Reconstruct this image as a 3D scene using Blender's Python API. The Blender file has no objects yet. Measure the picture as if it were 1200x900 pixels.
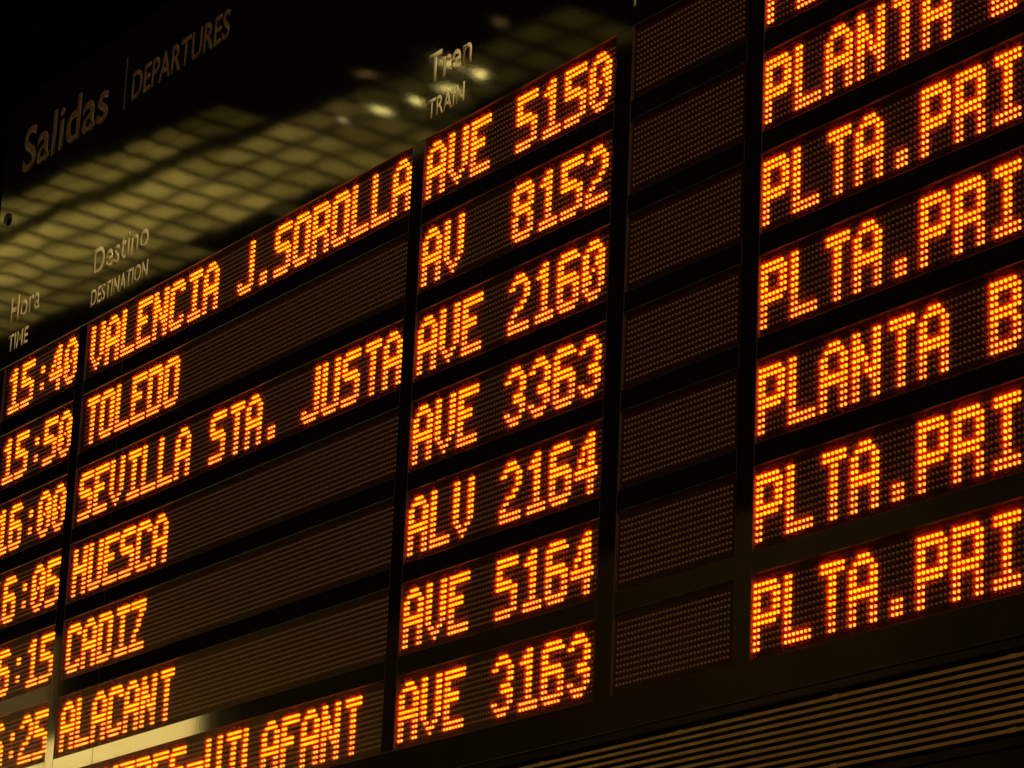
import bpy, bmesh, math, random
from mathutils import Vector, Matrix
random.seed(7)
sc = bpy.context.scene
col = sc.collection

# ------------------------------------------------------------------ units
# board coordinates are counted in LED pitches (8 mm); Z0 lifts the board above the station floor
S = 0.008
CX, CY, CZ = 522.13, -292.25, -216.55
Z0 = 1.6 / S - CZ
def V(x, y, z): return Vector((x * S, y * S, (z + Z0) * S))

# ------------------------------------------------------------------ camera
R = [[0.52327944, 0.8511076, 0.04236105],
     [-0.21355011, 0.17909475, -0.96037567],
     [-0.82496968, 0.49349864, 0.27547073]]
cam = bpy.data.cameras.new('camera'); cam_o = bpy.data.objects.new('camera', cam); col.objects.link(cam_o)
m = Matrix.Identity(4)
for i in range(3):
    m[i][0] = R[0][i]; m[i][1] = -R[1][i]; m[i][2] = -R[2][i]
m.translation = V(CX, CY, CZ)
cam_o.matrix_world = m
cam.sensor_width = 36; cam.lens = 3981.8 / 1200 * 36; cam.clip_start = 0.05; cam.clip_end = 500
sc.camera = cam_o

# ------------------------------------------------------------------ world, lamps, exposure
w = bpy.data.worlds.new('World'); sc.world = w; w.use_nodes = True
w.node_tree.nodes['Background'].inputs[0].default_value = (1, .7, .35, 1)
w.node_tree.nodes['Background'].inputs[1].default_value = 0.008
sc.view_settings.view_transform = 'Standard'; sc.view_settings.look = 'None'
sc.view_settings.exposure = 0; sc.view_settings.gamma = 1
sc.cycles.use_denoising = True
sc.cycles.max_bounces = 5; sc.cycles.transparent_max_bounces = 12
sc.cycles.sample_clamp_indirect = 3; sc.cycles.caustics_reflective = False; sc.cycles.caustics_refractive = False

def area_lamp(name, loc, target, size, watts, colour):
    l = bpy.data.lights.new(name, 'AREA'); l.size = size; l.energy = watts; l.color = colour
    o = bpy.data.objects.new(name, l); col.objects.link(o); o.location = loc
    o.rotation_euler = (Vector(target) - Vector(loc)).to_track_quat('-Z', 'Y').to_euler()
    return o
# added warm fill lamp high behind the viewer, outside the board's reflections
area_lamp('fill_lamp', (7.0, -7.0, 11.0), (0, 0, 3.3), 2.0, 1050, (1, .71, .31))
area_lamp('wall_fill_lamp', (-15.0, -8.8, 8.6), (-17.5, -12, 6.4), 1.0, 38, (1, .62, .15))  # added lamp that lifts the hall wall mirrored in the lower rails

# ------------------------------------------------------------------ helpers
def tag(o, label=None, cat=None, group=None, kind=None):
    if label: o['label'] = label
    if cat: o['category'] = cat
    if group: o['group'] = group
    if kind: o['kind'] = kind
    return o
def empty(name, loc):
    o = bpy.data.objects.new(name, None); col.objects.link(o); o.location = loc; return o
class MB:
    def __init__(s): s.v = []; s.f = []; s.mi = []
    def quad_strip(s, rings, close_last=True, mi=0):
        b = len(s.v); n = len(rings[0])
        for r in rings: s.v += r
        for k in range(len(rings) - 1):
            for i in range(n):
                j = (i + 1) % n
                s.f.append((b + k*n + i, b + k*n + j, b + (k+1)*n + j, b + (k+1)*n + i)); s.mi.append(mi)
        if close_last: s.f.append(tuple(b + (len(rings)-1)*n + i for i in range(n))); s.mi.append(mi)
        s.f.append(tuple(b + i for i in reversed(range(n)))); s.mi.append(mi)
    def box(s, x0, x1, y0, y1, z0, z1, b=0.0, edge=None):
        # y0 = front (towards the viewer), y1 = back; the front edges are chamfered by b
        def ring(y, d): return [(x0+d, y, z0+d), (x1-d, y, z0+d), (x1-d, y, z1-d), (x0+d, y, z1-d)]
        if b > 0:
            n0 = len(s.f)
            s.quad_strip([ring(y1, 0), ring(y0 + b, 0), ring(y0 + b*.3, b*.3), ring(y0, b)])
            if edge: s.mi[n0:n0+4] = [1]*4; s.mi[n0+4:n0+12] = [2]*8
        else: s.quad_strip([ring(y1, 0), ring(y0, 0)])
    def mesh(s, name, mats, smooth=False):
        me = bpy.data.meshes.new(name)
        me.from_pydata([tuple(V(*p)) if s.abs_ else (p[0]*S, p[1]*S, p[2]*S) for p in s.v], [], s.f)
        for mt in (mats if isinstance(mats, (list, tuple)) else [mats]): me.materials.append(mt)
        for p, i in zip(me.polygons, s.mi): p.material_index = i
        if smooth:
            for p in me.polygons: p.use_smooth = True
        me.update(); return me
    abs_ = False
def link(name, me, parent=None, loc=None):
    o = bpy.data.objects.new(name, me); col.objects.link(o)
    if parent: o.parent = parent
    if loc is not None: o.location = loc
    return o

# ------------------------------------------------------------------ materials
def mat(name):
    mt = bpy.data.materials.new(name); mt.use_nodes = True
    nt = mt.node_tree; nt.nodes.clear()
    out = nt.nodes.new('ShaderNodeOutputMaterial')
    return mt, nt, out
def N(nt, t, **k):
    n = nt.nodes.new(t)
    for a, b in k.items():
        if hasattr(n, a): setattr(n, a, b)
        else: n.inputs[a].default_value = b
    return n
def noise(nt, vec, scale, detail=2, rough=.5):
    n = nt.nodes.new('ShaderNodeTexNoise'); n.inputs['Scale'].default_value = scale
    n.inputs['Detail'].default_value = detail; n.inputs['Roughness'].default_value = rough
    nt.links.new(vec, n.inputs['Vector']); return n
def ramp(nt, fac, stops):
    r = nt.nodes.new('ShaderNodeValToRGB'); e = r.color_ramp.elements
    while len(e) < len(stops): e.new(0.5)
    for i, (p, c) in enumerate(stops):
        e[i].position = p; e[i].color = (*c, 1) if len(c) == 3 else c
    nt.links.new(fac, r.inputs[0]); return r
def mathn(nt, op, a, b=None, c=None):
    n = nt.nodes.new('ShaderNodeMath'); n.operation = op
    for i, v in enumerate((a, b, c)):
        if v is None: continue
        if isinstance(v, (int, float)): n.inputs[i].default_value = v
        else: nt.links.new(v, n.inputs[i])
    return n.outputs[0]

def laminate(name, warp, micro, rough, spec_ior=1.62, peel=False, base=None):
    """glossy black sheet: wavy reflections, faint scuffs and dust"""
    mt, nt, out = mat(name)
    g = N(nt, 'ShaderNodeNewGeometry'); P = g.outputs['Position']
    p = N(nt, 'ShaderNodeBsdfPrincipled'); p.inputs['IOR'].default_value = spec_ior
    d = noise(nt, P, 22, 5, .6); c = ramp(nt, d.outputs[0], base or [(0.3, (.0018, .0014, .0010)), (.8, (.0045, .0034, .0022))])
    nt.links.new(c.outputs[0], p.inputs['Base Color'])
    r = noise(nt, P, 9, 6, .65)
    nt.links.new(mathn(nt, 'MULTIPLY_ADD', r.outputs[0], rough*.7, rough*.65), p.inputs['Roughness'])
    n1 = noise(nt, P, 2.6, 1.7, .34); b1 = N(nt, 'ShaderNodeBump'); b1.inputs['Strength'].default_value = 1; b1.inputs['Distance'].default_value = warp
    nt.links.new(n1.outputs[0], b1.inputs['Height'])
    n2 = noise(nt, P, 330, 2, .5); b2 = N(nt, 'ShaderNodeBump'); b2.inputs['Strength'].default_value = 1; b2.inputs['Distance'].default_value = micro
    if peel:   # the sheet's orange peel is coarser towards its middle
        sx = nt.nodes.new('ShaderNodeSeparateXYZ'); nt.links.new(P, sx.inputs[0])
        mr = nt.nodes.new('ShaderNodeMapRange'); nt.links.new(sx.outputs[0], mr.inputs[0])
        for q, v in enumerate((-70*S, 10*S, micro, micro*3.2)): mr.inputs[q+1].default_value = v
        nt.links.new(mr.outputs[0], b2.inputs['Distance'])
    nt.links.new(n2.outputs[0], b2.inputs['Height']); nt.links.new(b1.outputs[0], b2.inputs['Normal'])
    nt.links.new(b2.outputs[0], p.inputs['Normal'])
    nt.links.new(p.outputs[0], out.inputs[0]); return mt
M_header = laminate('black_glossy_header_sheet', 0.00075, 0.000002, .029, peel=True)
M_frame = laminate('black_glossy_frame_sheet', 0.0001, 0.000007, .034)

def plain(name, colr, rough, metal=0.0, var=.25, scale=60, ior=1.45):
    mt, nt, out = mat(name)
    g = N(nt, 'ShaderNodeNewGeometry'); n = noise(nt, g.outputs['Position'], scale, 4, .6)
    p = N(nt, 'ShaderNodeBsdfPrincipled'); p.inputs['Metallic'].default_value = metal; p.inputs['IOR'].default_value = ior
    lo = tuple(c*(1-var) for c in colr); hi = tuple(min(1, c*(1+var)) for c in colr)
    nt.links.new(ramp(nt, n.outputs[0], [(.3, lo), (.7, hi)]).outputs[0], p.inputs['Base Color'])
    p.inputs['Roughness'].default_value = rough
    nt.links.new(p.outputs[0], out.inputs[0]); return mt
M_face = plain('matt_black_led_board', (.004, .002, .001), .75, ior=1.1)
M_jamb = plain('dark_window_edge', (.04, .022, .018), .5, ior=1.2)
M_jamb2 = plain('led_lit_mullion_flank', (.07, .038, .03), .5, ior=1.2)  # lighter copy of the window edge; LED light put into its colour
M_edge = plain('worn_sheet_edge', (.012, .009, .006), .3, ior=1.6)
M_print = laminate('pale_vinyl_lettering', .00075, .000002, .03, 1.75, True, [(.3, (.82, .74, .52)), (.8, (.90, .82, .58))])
M_print_brown = plain('dark_brown_lettering', (.055, .03, .011), .5, var=.15, scale=300)  # darker brown than the other headings
M_unlit = plain('milky_unlit_led', (.17, .125, .06), .45, var=.3, scale=500, ior=1.3)
M_slat = plain('bronze_anodised_slat', (.20, .118, .03), .42, metal=.5, var=.22, scale=25)
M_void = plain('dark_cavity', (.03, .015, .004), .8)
M_ceil = plain('dark_ceiling_paint', (.0015, .0015, .001), .9, scale=2, ior=1.05)
M_rib = plain('ceiling_rib_paint', (.002, .002, .0014), .9, scale=2, ior=1.05)
M_wall = plain('warm_hall_wall', (.30, .24, .15), .8, scale=1.5)
M_bolt = plain('blackened_steel_bolt', (.03, .03, .03), .35, metal=.8)

def led_material(name, colr, strength):
    mt, nt, out = mat(name)
    g = N(nt, 'ShaderNodeNewGeometry')
    v = nt.nodes.new('ShaderNodeVectorMath'); v.operation = 'SCALE'; v.inputs['Scale'].default_value = 1/S
    nt.links.new(g.outputs['Position'], v.inputs[0])
    # one brightness per diode: the pitch grid is snapped before the random look-up
    a = nt.nodes.new('ShaderNodeVectorMath'); a.operation = 'MULTIPLY'; a.inputs[1].default_value = (1, 0, 1); nt.links.new(v.outputs[0], a.inputs[0])
    s2 = nt.nodes.new('ShaderNodeVectorMath'); s2.operation = 'SNAP'; s2.inputs[1].default_value = (1, 1, 1); nt.links.new(a.outputs[0], s2.inputs[0])
    wn = nt.nodes.new('ShaderNodeTexWhiteNoise'); nt.links.new(s2.outputs[0], wn.inputs['Vector'])
    e = N(nt, 'ShaderNodeEmission'); e.inputs[0].default_value = (*colr, 1)
    nt.links.new(mathn(nt, 'MULTIPLY_ADD', wn.outputs['Value'], strength*.5, strength*.75), e.inputs[1])
    nt.links.new(e.outputs[0], out.inputs[0]); return mt
M_lit = led_material('lit_amber_led', (1, .112, .0012), 12.5)
M_lit_low = led_material('lit_amber_led_weaker_strip', (1, .13, .009), 9.5)

def cover_material():
    """anti-glare acrylic filter: clear, camera bloom put in as red haze, with a soft weak reflection"""
    mt, nt, out = mat('bloom_acrylic_filter')
    tr = N(nt, 'ShaderNodeBsdfTransparent'); tr.inputs[0].default_value = (.93, .93, .93, 1)
    tl = N(nt, 'ShaderNodeBsdfTranslucent'); tl.inputs[0].default_value = (.95, .16, .06, 1)  # red scatter stands in for the camera's bloom around lit LEDs
    gl = N(nt, 'ShaderNodeBsdfGlossy'); gl.inputs['Roughness'].default_value = .25; gl.inputs[0].default_value = (1, .74, .5, 1)
    fr = N(nt, 'ShaderNodeFresnel'); fr.inputs[0].default_value = 1.45
    m1 = N(nt, 'ShaderNodeMixShader'); m1.inputs[0].default_value = .11
    nt.links.new(tr.outputs[0], m1.inputs[1]); nt.links.new(tl.outputs[0], m1.inputs[2])
    m2 = N(nt, 'ShaderNodeMixShader'); nt.links.new(mathn(nt, 'MULTIPLY', fr.outputs[0], .05), m2.inputs[0])
    nt.links.new(m1.outputs[0], m2.inputs[1]); nt.links.new(gl.outputs[0], m2.inputs[2])
    nt.links.new(m2.outputs[0], out.inputs[0]); return mt
M_cover = cover_material()

def glow(name, colr, strength, scale=1.2, var=.3):
    mt, nt, out = mat(name)
    g = N(nt, 'ShaderNodeNewGeometry'); n = noise(nt, g.outputs['Position'], scale, 3, .5)
    e = N(nt, 'ShaderNodeEmission'); e.inputs[0].default_value = (*colr, 1)
    nt.links.new(mathn(nt, 'MULTIPLY_ADD', n.outputs[0], strength*var*2, strength*(1-var)), e.inputs[1])
    nt.links.new(e.outputs[0], out.inputs[0]); return mt

# ------------------------------------------------------------------ the dot font (11 rows)
F = {}
def G(ch, rows): F[ch] = rows.split()
G('A', "..###.. .#####. ##...## ##...## ##...## ####### ####### ##...## ##...## ##...## ##...##")
G('B', "######. ####### ##...## ##...## ####### ######. ##...## ##...## ##...## ####### ######.")
G('C', ".#####. ####### ##...## ##..... ##..... ##..... ##..... ##..... ##...## ####### .#####.")
G('D', "######. ####### ##...## ##...## ##...## ##...## ##...## ##...## ##...## ####### ######.")
G('E', "####### ####### ##..... ##..... #####.. #####.. ##..... ##..... ##..... ####### #######")
G('F', "####### ####### ##..... ##..... #####.. #####.. ##..... ##..... ##..... ##..... ##.....")
G('G', ".#####. ####### ##...## ##..... ##..... ##..### ##..### ##...## ##...## ####### .#####.")
G('H', "##...## ##...## ##...## ##...## ####### ####### ##...## ##...## ##...## ##...## ##...##")
G('I', ".###### .###### ...##.. ...##.. ...##.. ...##.. ...##.. ...##.. ...##.. .###### .######")
G('J', ".....## .....## .....## .....## .....## .....## .....## .....## ##...## ####### .#####.")
G('L', "##..... ##..... ##..... ##..... ##..... ##..... ##..... ##..... ##..... ####### #######")
G('N', "##...## ##...## ###..## ###..## ####.## ##.#.## ##.#### ##..### ##...## ##...## ##...##")
G('O', ".#####. ####### ##...## ##...## ##...## ##...## ##...## ##...## ##...## ####### .#####.")
G('P', "######. ####### ##...## ##...## ##...## ####### ######. ##..... ##..... ##..... ##.....")
G('R', "######. ####### ##...## ##...## ##...## ####### ######. ##...## ##...## ##...## ##...##")
G('S', ".###### ####### ##..... ##..... ######. .###### .....## .....## .....## ####### ######.")
G('T', ".###### .###### ...##.. ...##.. ...##.. ...##.. ...##.. ...##.. ...##.. ...##.. ...##..")
G('U', "##...## ##...## ##...## ##...## ##...## ##...## ##...## ##...## ##...## ####### .#####.")
G('V', "##...## ##...## ##...## ##...## ##...## ##...## ##...## ##...## .##.##. ..###.. ...#...")
G('Z', "####### ####### ....### ....##. ...##.. ...##.. ..##... .##.... .##.... ####### #######")
G('0', "..###.. .#####. ##...## ##..### ##..### ##.#.## ###..## ###..## ##...## .#####. ..###..")
G('1', "...##.. ..###.. .####.. ...##.. ...##.. ...##.. ...##.. ...##.. ...##.. .###### .######")
G('2', "..###.. .#####. ##...## .....## .....## ....##. ..###.. .##.... ##..... ####### #######")
G('3', "..###.. .#####. ##...## .....## .....## ...###. ...#### .....## ##...## .#####. ..###..")
G('4', "....##. ...###. ..####. ..#.##. .##.##. .#..##. ####### ####### ....##. ....##. ....##.")
G('5', "####### ####### ##..... ##..... #####.. ####### .....## .....## .....## ####### #####..")
G('6', ".#####. ####### ##..... ##..... ######. ####### ##...## ##...## ##...## ####### .#####.")
G('8', ".#####. ####### ##...## ##...## ####### .#####. ##...## ##...## ##...## ####### .#####.")
G('.', "....... ....... ....... ....... ....... ....... ....... ....... ..###.. ..###.. ..###..")
G(':', "....... ....... ....... ...##.. ...##.. ....... ....... ...##.. ...##.. ....... .......")
G('-', "....... ....... ....... ....... ####### ####### ....... ....... ....... ....... .......")

# ------------------------------------------------------------------ board layout (in pitches)
Q = 17.015
FRONT = -0.60
COLS = {  # name: (first LED x, LED columns, window left, window right)
    'time': (-194.9, 40, -197.4, -155.5),
    'destination': (-148.8, 144, -151.0, -5.5),
    'train': (0.0, 64, -1.0, 64.4),
    'track': (70.55, 32, 69.5, 103.4),
    'remarks': (108.54, 80, 108.0, 190.6)}
ROWS = [("15:40", "VALENCIA J.SOROLLA", "AVE 5150", "", "PLTA.PRI"),
        ("15:50", "TOLEDO", "AV  8152", "", "PLANTA B"),
        ("16:00", "SEVILLA STA. JUSTA", "AVE 2160", "", "PLTA.PRI"),
        ("16:05", "HUESCA", "AVE 3363", "", "PLTA.PRI"),
        ("16:15", "CADIZ", "ALV 2164", "", "PLANTA B"),
        ("16:25", "ALACANT", "AVE 5164", "", "PLTA.PRI"),
        ("16:30", "FIGUERES-VILAFANT", "AVE 3163", "", "PLTA.PRI")]
W_TOP, W_BOT = 1.75, -11.6
def ztop(k): return W_TOP - Q*k
def zbot(k): return W_BOT - Q*k
X_LEFT, X_RIGHT = -208.8, 200.0
Z_HEAD, Z_FOOT = 69.0, -119.6

board = tag(empty('departure_board', V(0, 0, Z_FOOT)), 'large black station departure board with glowing amber dot-matrix rows', 'departure board')
BZ = Z_FOOT
def bpart(name, mb, mats, parent=board, smooth=False, origin=(0, 0, BZ)):
    """mesh given in board coordinates; stored relative to the origin given"""
    mb.v = [(x-origin[0], y-origin[1], z-origin[2]) for x, y, z in mb.v]
    o = link(name, mb.mesh(name, mats, smooth), parent)
    return o
# backing cabinet
mb = MB(); mb.box(X_LEFT+.1, X_RIGHT-.1, .9, 22, Z_FOOT+.1, Z_HEAD-.1); bpart('cabinet', mb, M_jamb)
# header sheet, foot rail
mb = MB(); mb.box(X_LEFT, X_RIGHT, FRONT, .88, W_TOP, Z_HEAD, .12, True); header = bpart('header_panel', mb, [M_header, M_jamb, M_edge])
mb = MB(); mb.box(X_LEFT, X_RIGHT, FRONT, .88, Z_FOOT, zbot(6), .12, True); bpart('foot_rail', mb, [M_frame, M_jamb, M_edge])
mb = MB(); mb.box(X_LEFT, X_RIGHT, FRONT+.4, 22, -175, -134.7, .12); bpart('lower_panel', mb, M_frame)
names = list(COLS)
edges = [X_LEFT] + sum([[COLS[n][2], COLS[n][3]] for n in names], []) + [X_RIGHT]
for i in range(0, len(edges), 2):
    mb = MB(); mb.box(edges[i], edges[i+1], FRONT, .88, zbot(6)+.02, W_TOP-.02, .06, True); bpart('mullion', mb, [M_frame, M_jamb2, M_edge])
for n in names:
    a, b = COLS[n][2], COLS[n][3]
    for k in range(6):
        # long rails are made of two sheets butted together, like the joint the photograph shows
        cuts = [a+.02, b-.02] if b-a < 100 else [a+.02, a+20.5, b-.02]
        for c0, c1 in zip(cuts[:-1], cuts[1:]):
            mb = MB(); mb.box(c0+.02, c1-.02, FRONT, .88, ztop(k+1), zbot(k), .10, True); bpart('rail', mb, [M_frame, M_jamb, M_edge])

# ---- LEDs
def led(mb, x, z, n, r=.285, mi=0, squash=1.0):
    ph = math.pi/n
    def ring(y, q): return [(x + q*math.cos(ph+2*math.pi*i/n), y, z + q*math.sin(ph+2*math.pi*i/n)) for i in range(n)]
    b = len(mb.v); mb.v += ring(.02, r) + ring(-.13*squash, r) + ring(-.27*squash, r*.72) + [(x, -.34*squash, z)]
    for k in range(2):
        for i in range(n):
            j = (i+1) % n; mb.f.append((b+k*n+i, b+k*n+j, b+(k+1)*n+j, b+(k+1)*n+i)); mb.mi.append(mi)
    for i in range(n): mb.f.append((b+2*n+i, b+2*n+(i+1) % n, b+3*n)); mb.mi.append(mi)
glyph_mesh = {}
def glyph(ch, n):
    key = (ch, n)
    if key not in glyph_mesh:
        mb = MB()
        for r, row in enumerate(F[ch]):
            for c, q in enumerate(row):
                if q == '#': led(mb, c, -r, n, .268 if r < 7 else .24, 0 if r < 7 else 1, 1.0 if r < 7 else .85)
        glyph_mesh[key] = mb.mesh('led_character_' + {'.': 'stop', ':': 'colon', '-': 'dash'}.get(ch, ch), [M_lit, M_lit_low], True)
    return glyph_mesh[key]
ORD = ['top', 'second', 'third', 'fourth', 'fifth', 'sixth', 'bottom']
COLN = {'time': 'departure time', 'destination': 'destination', 'train': 'train number', 'track': 'blank track', 'remarks': 'platform'}
for k, texts in enumerate(ROWS):
    for n, text in zip(names, texts):
        x0, nc, a, b = COLS[n]; z0 = -Q*k
        mb = MB(); mb.box(a-.6, b+.6, 0, .86, zbot(k)-.6, ztop(k)+.6)
        panel = bpart('display_panel', mb, M_face, board, origin=(x0, 0, z0))
        panel.location = (x0*S, 0, (z0-BZ)*S)
        panel['label'] = ('dot-matrix panel in the %s row showing %s %s' % (ORD[k], COLN[n], text)).strip() if text else 'unlit dot-matrix panel in the %s row' % ORD[k]
        # a thin acrylic filter closes each window
        mb = MB(); mb.box(a-x0+.01, b-x0-.01, -.43, -.39, W_BOT+.01, W_TOP-.01)
        link('acrylic_filter', mb.mesh('acrylic_filter', M_cover), panel)
        lit = set(); sides = 6 if n in ('time', 'destination') else 8
        for i, ch in enumerate(text):
            if ch == ' ': continue
            o = link('led_character', glyph(ch, sides), panel, (8*i*S, 0, 0))
            for r, row in enumerate(F[ch]):
                for c, q in enumerate(row):
                    if q == '#': lit.add((8*i+c, r))
        un = MB()
        for r in range(11):
            for c in range(nc):
                if (c, r) not in lit: led(un, c, -r, 6, .255, 0, .9)
        tag(link('unlit_leds', un.mesh('unlit_leds', M_unlit, True), panel), kind='stuff')

# ---- printed headings
def words(text, x0, x1, z0, z1, material, ref=None, name='heading'):
    """text fitted between x0..x1, with its baseline at z0 and its tallest stroke at z1"""
    cu = bpy.data.curves.new(name, 'FONT'); cu.body = text; cu.size = 1; cu.offset = .016
    cu.space_character = 1.04
    t = bpy.data.objects.new('tmp', cu); col.objects.link(t)
    bpy.context.view_layer.update()
    me = bpy.data.meshes.new_from_object(t.evaluated_get(bpy.context.evaluated_depsgraph_get()))
    bpy.data.objects.remove(t)
    xs = [v.co.x for v in me.vertices]; ys = [v.co.y for v in me.vertices]
    lo, hi, top = min(xs), max(xs), max(ys)
    bm = bmesh.new(); bm.from_mesh(me)
    ex = bmesh.ops.extrude_face_region(bm, geom=bm.faces[:])
    newv = [g for g in ex['geom'] if isinstance(g, bmesh.types.BMVert)]
    sx = (x1-x0)/(hi-lo); sz = (z1-z0)/top
    ns = set(newv)
    for v in bm.verts:
        y = FRONT-.025 if v in ns else FRONT+.03
        v.co = Vector(((x0 + (v.co.x-lo)*sx)*S, y*S, (z0 + v.co.y*sz - BZ)*S))
    bmesh.ops.recalc_face_normals(bm, faces=bm.faces)
    bm.to_mesh(me); bm.free(); me.name = name; me.materials.clear(); me.materials.append(material)
    for p in me.polygons: p.material_index = 0
    o = link(name, me, header); o['label'] = 'printed heading reading ' + text
    return o
words('Salidas', -197.3, -149.4, 50.0, 61.2, M_print_brown)
words('DEPARTURES', -136.9, -88.7, 50.5, 57.2, M_print_brown)
mb = MB(); mb.box(-140.8, -140.4, FRONT-.025, FRONT+.03, 49.5, 62.2); bpart('divider_line', mb, M_print_brown, header)
words('Hora', -196.8, -179.9, 12.4, 18.6, M_print)
words('TIME', -196.6, -185.2, 5.3, 9.3, M_print)
words('Destino', -150.5, -122.0, 12.5, 18.9, M_print)
words('DESTINATION', -150.5, -121.2, 5.3, 9.2, M_print)
words('Tren', -0.9, 14.9, 12.6, 18.5, M_print)
words('TRAIN', -0.5, 12.9, 5.5, 9.3, M_print)
words('P', 69.4, 71.6, 5.5, 9.3, M_print)
# bolt head with its washer at the left end of the header
def disc(mb, x, z, r, y0, y1, n=14):
    mb.quad_strip([[(x+q*math.cos(2*math.pi*i/n), y, z+q*math.sin(2*math.pi*i/n)) for i in range(n)] for y, q in ((y0, r), (y1+.15, r), (y1, r*.8))])
mb = MB(); disc(mb, -203.6, 40.2, 1.5, FRONT+.02, FRONT-.6); bl = bpart('bolt', mb, M_bolt, header)

# ------------------------------------------------------------------ ventilation grille under the board
gr = tag(empty('ventilation_grille', V(X_LEFT, 0, -134)), 'bronze slatted ventilation grille running below the departure board', 'grille')
GX, GZ = X_LEFT, -134.0
def gpart(name, mb, mats, parent=gr):
    mb.v = [(x-GX, y, z-GZ) for x, y, z in mb.v]
    return link(name, mb.mesh(name, mats), parent)
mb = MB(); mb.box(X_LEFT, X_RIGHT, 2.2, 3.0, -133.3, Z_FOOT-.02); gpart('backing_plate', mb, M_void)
mb = MB(); mb.box(X_LEFT, X_RIGHT, FRONT-.05, 3.0, -134.6, -133.32, .15); gpart('frame_rail', mb, M_frame)
mb = MB(); mb.box(X_LEFT, X_RIGHT, FRONT+.25, 3.0, -120.9, Z_FOOT-.03, .15); gpart('frame_rail', mb, M_frame)
pz = (132.25-122.1)/9
for i in range(10):
    z = -122.15 - i*pz
    mb = MB(); b = len(mb.v)
    # folded slat: lip in front, blade falling back
    prof = [(-.35, -.26), (-.35, .22), (-.22, .28), (1.6, .52), (1.6, .44), (-.18, .12), (-.2, -.26)]
    r0 = [(X_LEFT+.3, y, z+dz) for y, dz in prof]; r1 = [(X_RIGHT-.3, y, z+dz) for y, dz in prof]
    mb.quad_strip([r0, r1]); gpart('slat', mb, M_slat)
for c, x in enumerate([89.3-40.1*j for j in range(7, -3, -1)]):
    for zz in (-122.15, -122.15-9*pz):
        mb = MB(); mb.box(x-.8, x+.8, -.42, -.3, zz-.36, zz+.36, .06); gpart('slat_clip', mb, M_slat)
    mb = MB(); mb.box(x-20.1-.5, x-20.1+.5, -.42, -.3, -122.15-5*pz-.34, -122.15-5*pz+.32, .06); gpart('slat_clip', mb, M_slat)

# ------------------------------------------------------------------ the station hall: ceiling, lit coffers, wall, windows
H = 1250.0
XC, YC = CX, 2*FRONT - CY
ANG = math.atan(-0.144)
ux = Vector((math.cos(ANG), math.sin(ANG))); uy = Vector((-math.sin(ANG), math.cos(ANG)))
PIT = .0418
def cpt(i, j):
    """centre of ceiling cell: i along the coffer rows, j across (0 = row nearest the board)"""
    o = Vector((-2.628, -1.2165)); p = o + ux*PIT*i - uy*PIT*(j-1)
    return (XC + p.x*H, YC + p.y*H)
zc = CZ + H
mb = MB(); mb.abs_ = True; mb.box(-6500, 3500, -4200, 4200, zc+14, zc+30); tag(link('ceiling', mb.mesh('ceiling', M_ceil)), kind='structure')
# ribs of the coffered ceiling, one mesh each direction
def bar(mb, p0, p1, wd, za, zb):
    d = Vector((p1[0]-p0[0], p1[1]-p0[1])).normalized(); nrm = Vector((-d.y, d.x))*wd/2
    a = [(p0[0]+nrm.x, p0[1]+nrm.y), (p1[0]+nrm.x, p1[1]+nrm.y), (p1[0]-nrm.x, p1[1]-nrm.y), (p0[0]-nrm.x, p0[1]-nrm.y)]
    mb.quad_strip([[(x, y, za) for x, y in a], [(x, y, zb) for x, y in a]])
mb = MB(); mb.abs_ = True
for i in range(-60, 60): bar(mb, cpt(i+.5, -75), cpt(i+.5, 30), 3.2, zc+1.2, zc+14.2)
for j in range(-75, 30): bar(mb, cpt(-60, j+.5), cpt(60, j+.5), 3.2, zc+1.0, zc+14.1)
tag(link('ceiling_ribs', mb.mesh('ceiling_ribs', M_rib)), kind='structure')
lum = tag(empty('luminous_ceiling', V(cpt(0, 1)[0], cpt(0, 1)[1], zc)), 'strip of lit yellowish coffer tiles in the hall ceiling facing the board', 'luminous ceiling')
org = cpt(0, 1)
TC = (1, .71, .13)
levels = [glow('ceiling_tile_glow_%s' % s, TC, v*.72, 2.2, .6) for s, v in (('bright', .95), ('medium', .6), ('dim', .32), ('faint', .12))]
levels_in = [glow('ceiling_tile_centre_%s' % s, TC, v*1.35, 2.2, .5) for s, v in (('bright', .95), ('medium', .6), ('dim', .32), ('faint', .12))]
tile_me = []
for mt in zip(levels, levels_in):
    t = MB(); hw = PIT*H*.5*.88
    for hw, mi_ in ((PIT*H*.5*.88, 0), (PIT*H*.5*.56, 1)):
      t.quad_strip(mi=mi_, rings=[[( a*ux.x*hw - b_*uy.x*hw, a*ux.y*hw - b_*uy.y*hw, zz - mi_*.6) for a, b_ in ((-1, -1), (1, -1), (1, 1), (-1, 1))] for zz in (6, 2)])
    tile_me.append(t.mesh('ceiling_tile', mt))
for j in range(0, 5):
    for i in range(-16, 14):
        x, y = cpt(i, j - (.36 if j == 0 else 0)); rx = (x-XC)/H; ry = (y-YC)/H
        if ry < (-1.318 if rx < -2.66 else -1.345): continue
        if j == 0 and rx > -2.45: continue
        if j == 0: lv = 1 if rx < -2.57 else (2 if rx < -2.50 else 3)
        elif j == 4: lv = 2 if rx < -2.7 else 3
        else: lv = min(3, (0 if rx < -2.60 else 1 if rx < -2.46 else 2 if rx < -2.36 else 3) + (1 if (j == 3 and rx < -2.7) else 0))
        o = link('ceiling_tile', tile_me[lv], lum, ((x-org[0])*S, (y-org[1])*S, 0))
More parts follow.
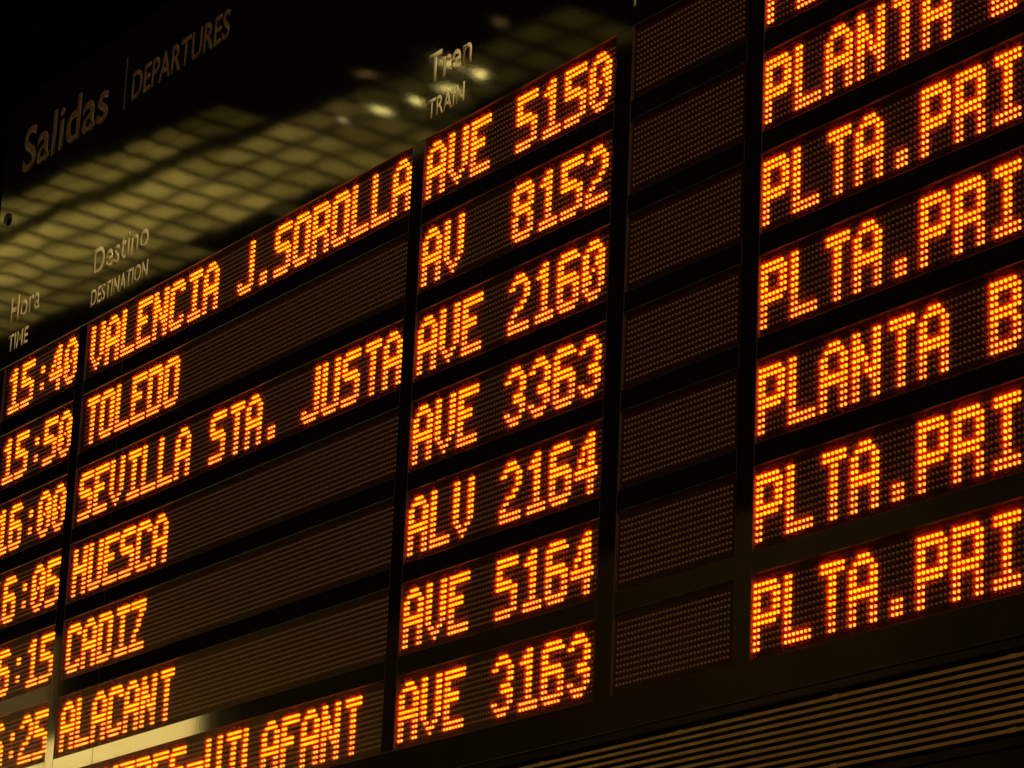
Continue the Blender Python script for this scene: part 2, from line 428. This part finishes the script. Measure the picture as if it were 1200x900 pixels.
# recessed downlights in the coffers further along
M_spot = glow('downlight_glow', (1, .80, .22), 11, 3, .2)
M_spot2 = glow('weak_downlight_glow', (1, .64, .18), .5, 3, .2)
M_spot3 = glow('medium_downlight_glow', (1, .78, .28), 4, 3, .2)
def downlight(i, j, material, r):
    x, y = cpt(i, j); m2 = MB(); n = 12
    m2.quad_strip([[(q*math.cos(2*math.pi*a/n), q*math.sin(2*math.pi*a/n), zz) for a in range(n)] for zz, q in ((1.5, r), (-2, r))])
    o = link('downlight', m2.mesh('downlight', material), None, V(x, y, zc))
    return o
for i, j, r, where in ((5.53, 1.31, 3.2, 'as the faintest of its row'), (6.6, 1.31, 4, 'left of the word Tren, farthest from it'), (7.55, 1.42, 4.8, 'left of the word Tren, nearer to it'),
                    (8.5, 1.42, 4.6, 'just above the word TRAIN'), (9.65, 1.3, 7.2, 'just right of the word Tren')):
    o = downlight(i, j, M_spot if i > 6 else M_spot3, r); o['label'] = 'bright round ceiling downlight mirrored in the header ' + where
    o['category'] = 'downlight'; o['group'] = 'downlights in the hall ceiling'
o = downlight(9.6, .58, M_spot, 5); o['label'] = 'bright round ceiling downlight mirrored across the first letters of Tren'
o['category'] = 'downlight'; o['group'] = 'downlights in the hall ceiling'
for i, where in ((8, 'close to the left of the word Tren'),
                 (12, 'above the last digit of 5150')):
    o = downlight(i, 0, M_spot2, 7); o['label'] = 'faint ceiling downlight mirrored in the header ' + where
    o['category'] = 'downlight'; o['group'] = 'downlights in the hall ceiling'

# hall wall across from the board, with the tall bright window at its far end
WY = -1500
mb = MB(); mb.abs_ = True; mb.box(-3185, 3400, WY, WY-30, -Z0, 560); tag(link('hall_wall', mb.mesh('hall_wall', M_wall)), kind='structure')
mb = MB(); mb.abs_ = True; mb.box(-6400, 3400, -4100, 4100, -Z0-20, -Z0)
fl = link('floor', mb.mesh('floor', plain('polished_stone_floor', (.16, .12, .08), .4, scale=4))); tag(fl, kind='structure')
win = tag(empty('hall_window', V(-3185, WY, -Z0)), 'tall bright window wall across the hall from the board', 'window')
M_win = glow('bright_window_glow', (1, .70, .19), 5.2, .35, .2)
M_wall_glow = glow('dim_wall_patch_glow', (1, .58, .17), .42, .5, .3)
def wpart(name, x0, x1, z0, z1, mt, y0=WY, y1=WY-6):
    mb = MB(); mb.box(x0+3185, x1+3185, y0-WY, y1-WY, z0+Z0, z1+Z0); return link(name, mb.mesh(name, mt), win)
for q in range(3):
    wpart('pane', -3187-460*(q+1)+6, -3187-460*q, -Z0+20, 545, M_win)
    wpart('frame_post', -3187-460*(q+1), -3187-460*(q+1)+6, -Z0, 545, M_rib, WY+4, WY-8)
for q in range(2):
    wpart('glow_wall_patch', -3640-460*(q+1)+6, -3640-460*q, 560, 690, M_wall_glow)  # added glowing panels that stand in for a dimly lit patch of wall
wpart('frame_rail', -4500, -3187, 545, 559, M_rib, WY+4, WY-8)
# indoor tree whose leaves break the right edge of the bright window
tree = tag(empty('indoor_tree', V(-3190, WY+60, -Z0)), 'leafy indoor tree standing in front of the bright hall window', 'tree')
M_leaf = plain('dark_leaf', (.05, .07, .02), .6); M_bark = plain('brown_bark', (.12, .08, .05), .8)
mb = MB(); n = 8
mb.quad_strip([[(q*math.cos(2*math.pi*a/n)+dx, q*math.sin(2*math.pi*a/n), zz) for a in range(n)] for zz, q, dx in ((0, 14, 0), (250, 10, 6), (500, 7, -4), (720, 3, 3))])
link('trunk', mb.mesh('trunk', M_bark), tree)
mb = MB()
for q in range(1500):
    x = random.gauss(0, 42); y = random.gauss(0, 40); z = 250 + random.random()*620
    L = random.uniform(10, 20); W2 = L*.3
    d = Vector((random.uniform(-1, 1), random.uniform(-.6, .6), random.uniform(-1, .4))).normalized()
    s_ = d.cross(Vector((random.uniform(-1, 1), random.uniform(-1, 1), random.uniform(-1, 1)))).normalized()
    c0 = Vector((x, y, z)); b = len(mb.v)
    mb.v += [tuple(c0), tuple(c0 + d*L*.5 + s_*W2), tuple(c0 + d*L), tuple(c0 + d*L*.5 - s_*W2)]
    mb.f.append((b, b+1, b+2, b+3)); mb.mi.append(0)
link('foliage', mb.mesh('foliage', M_leaf), tree)
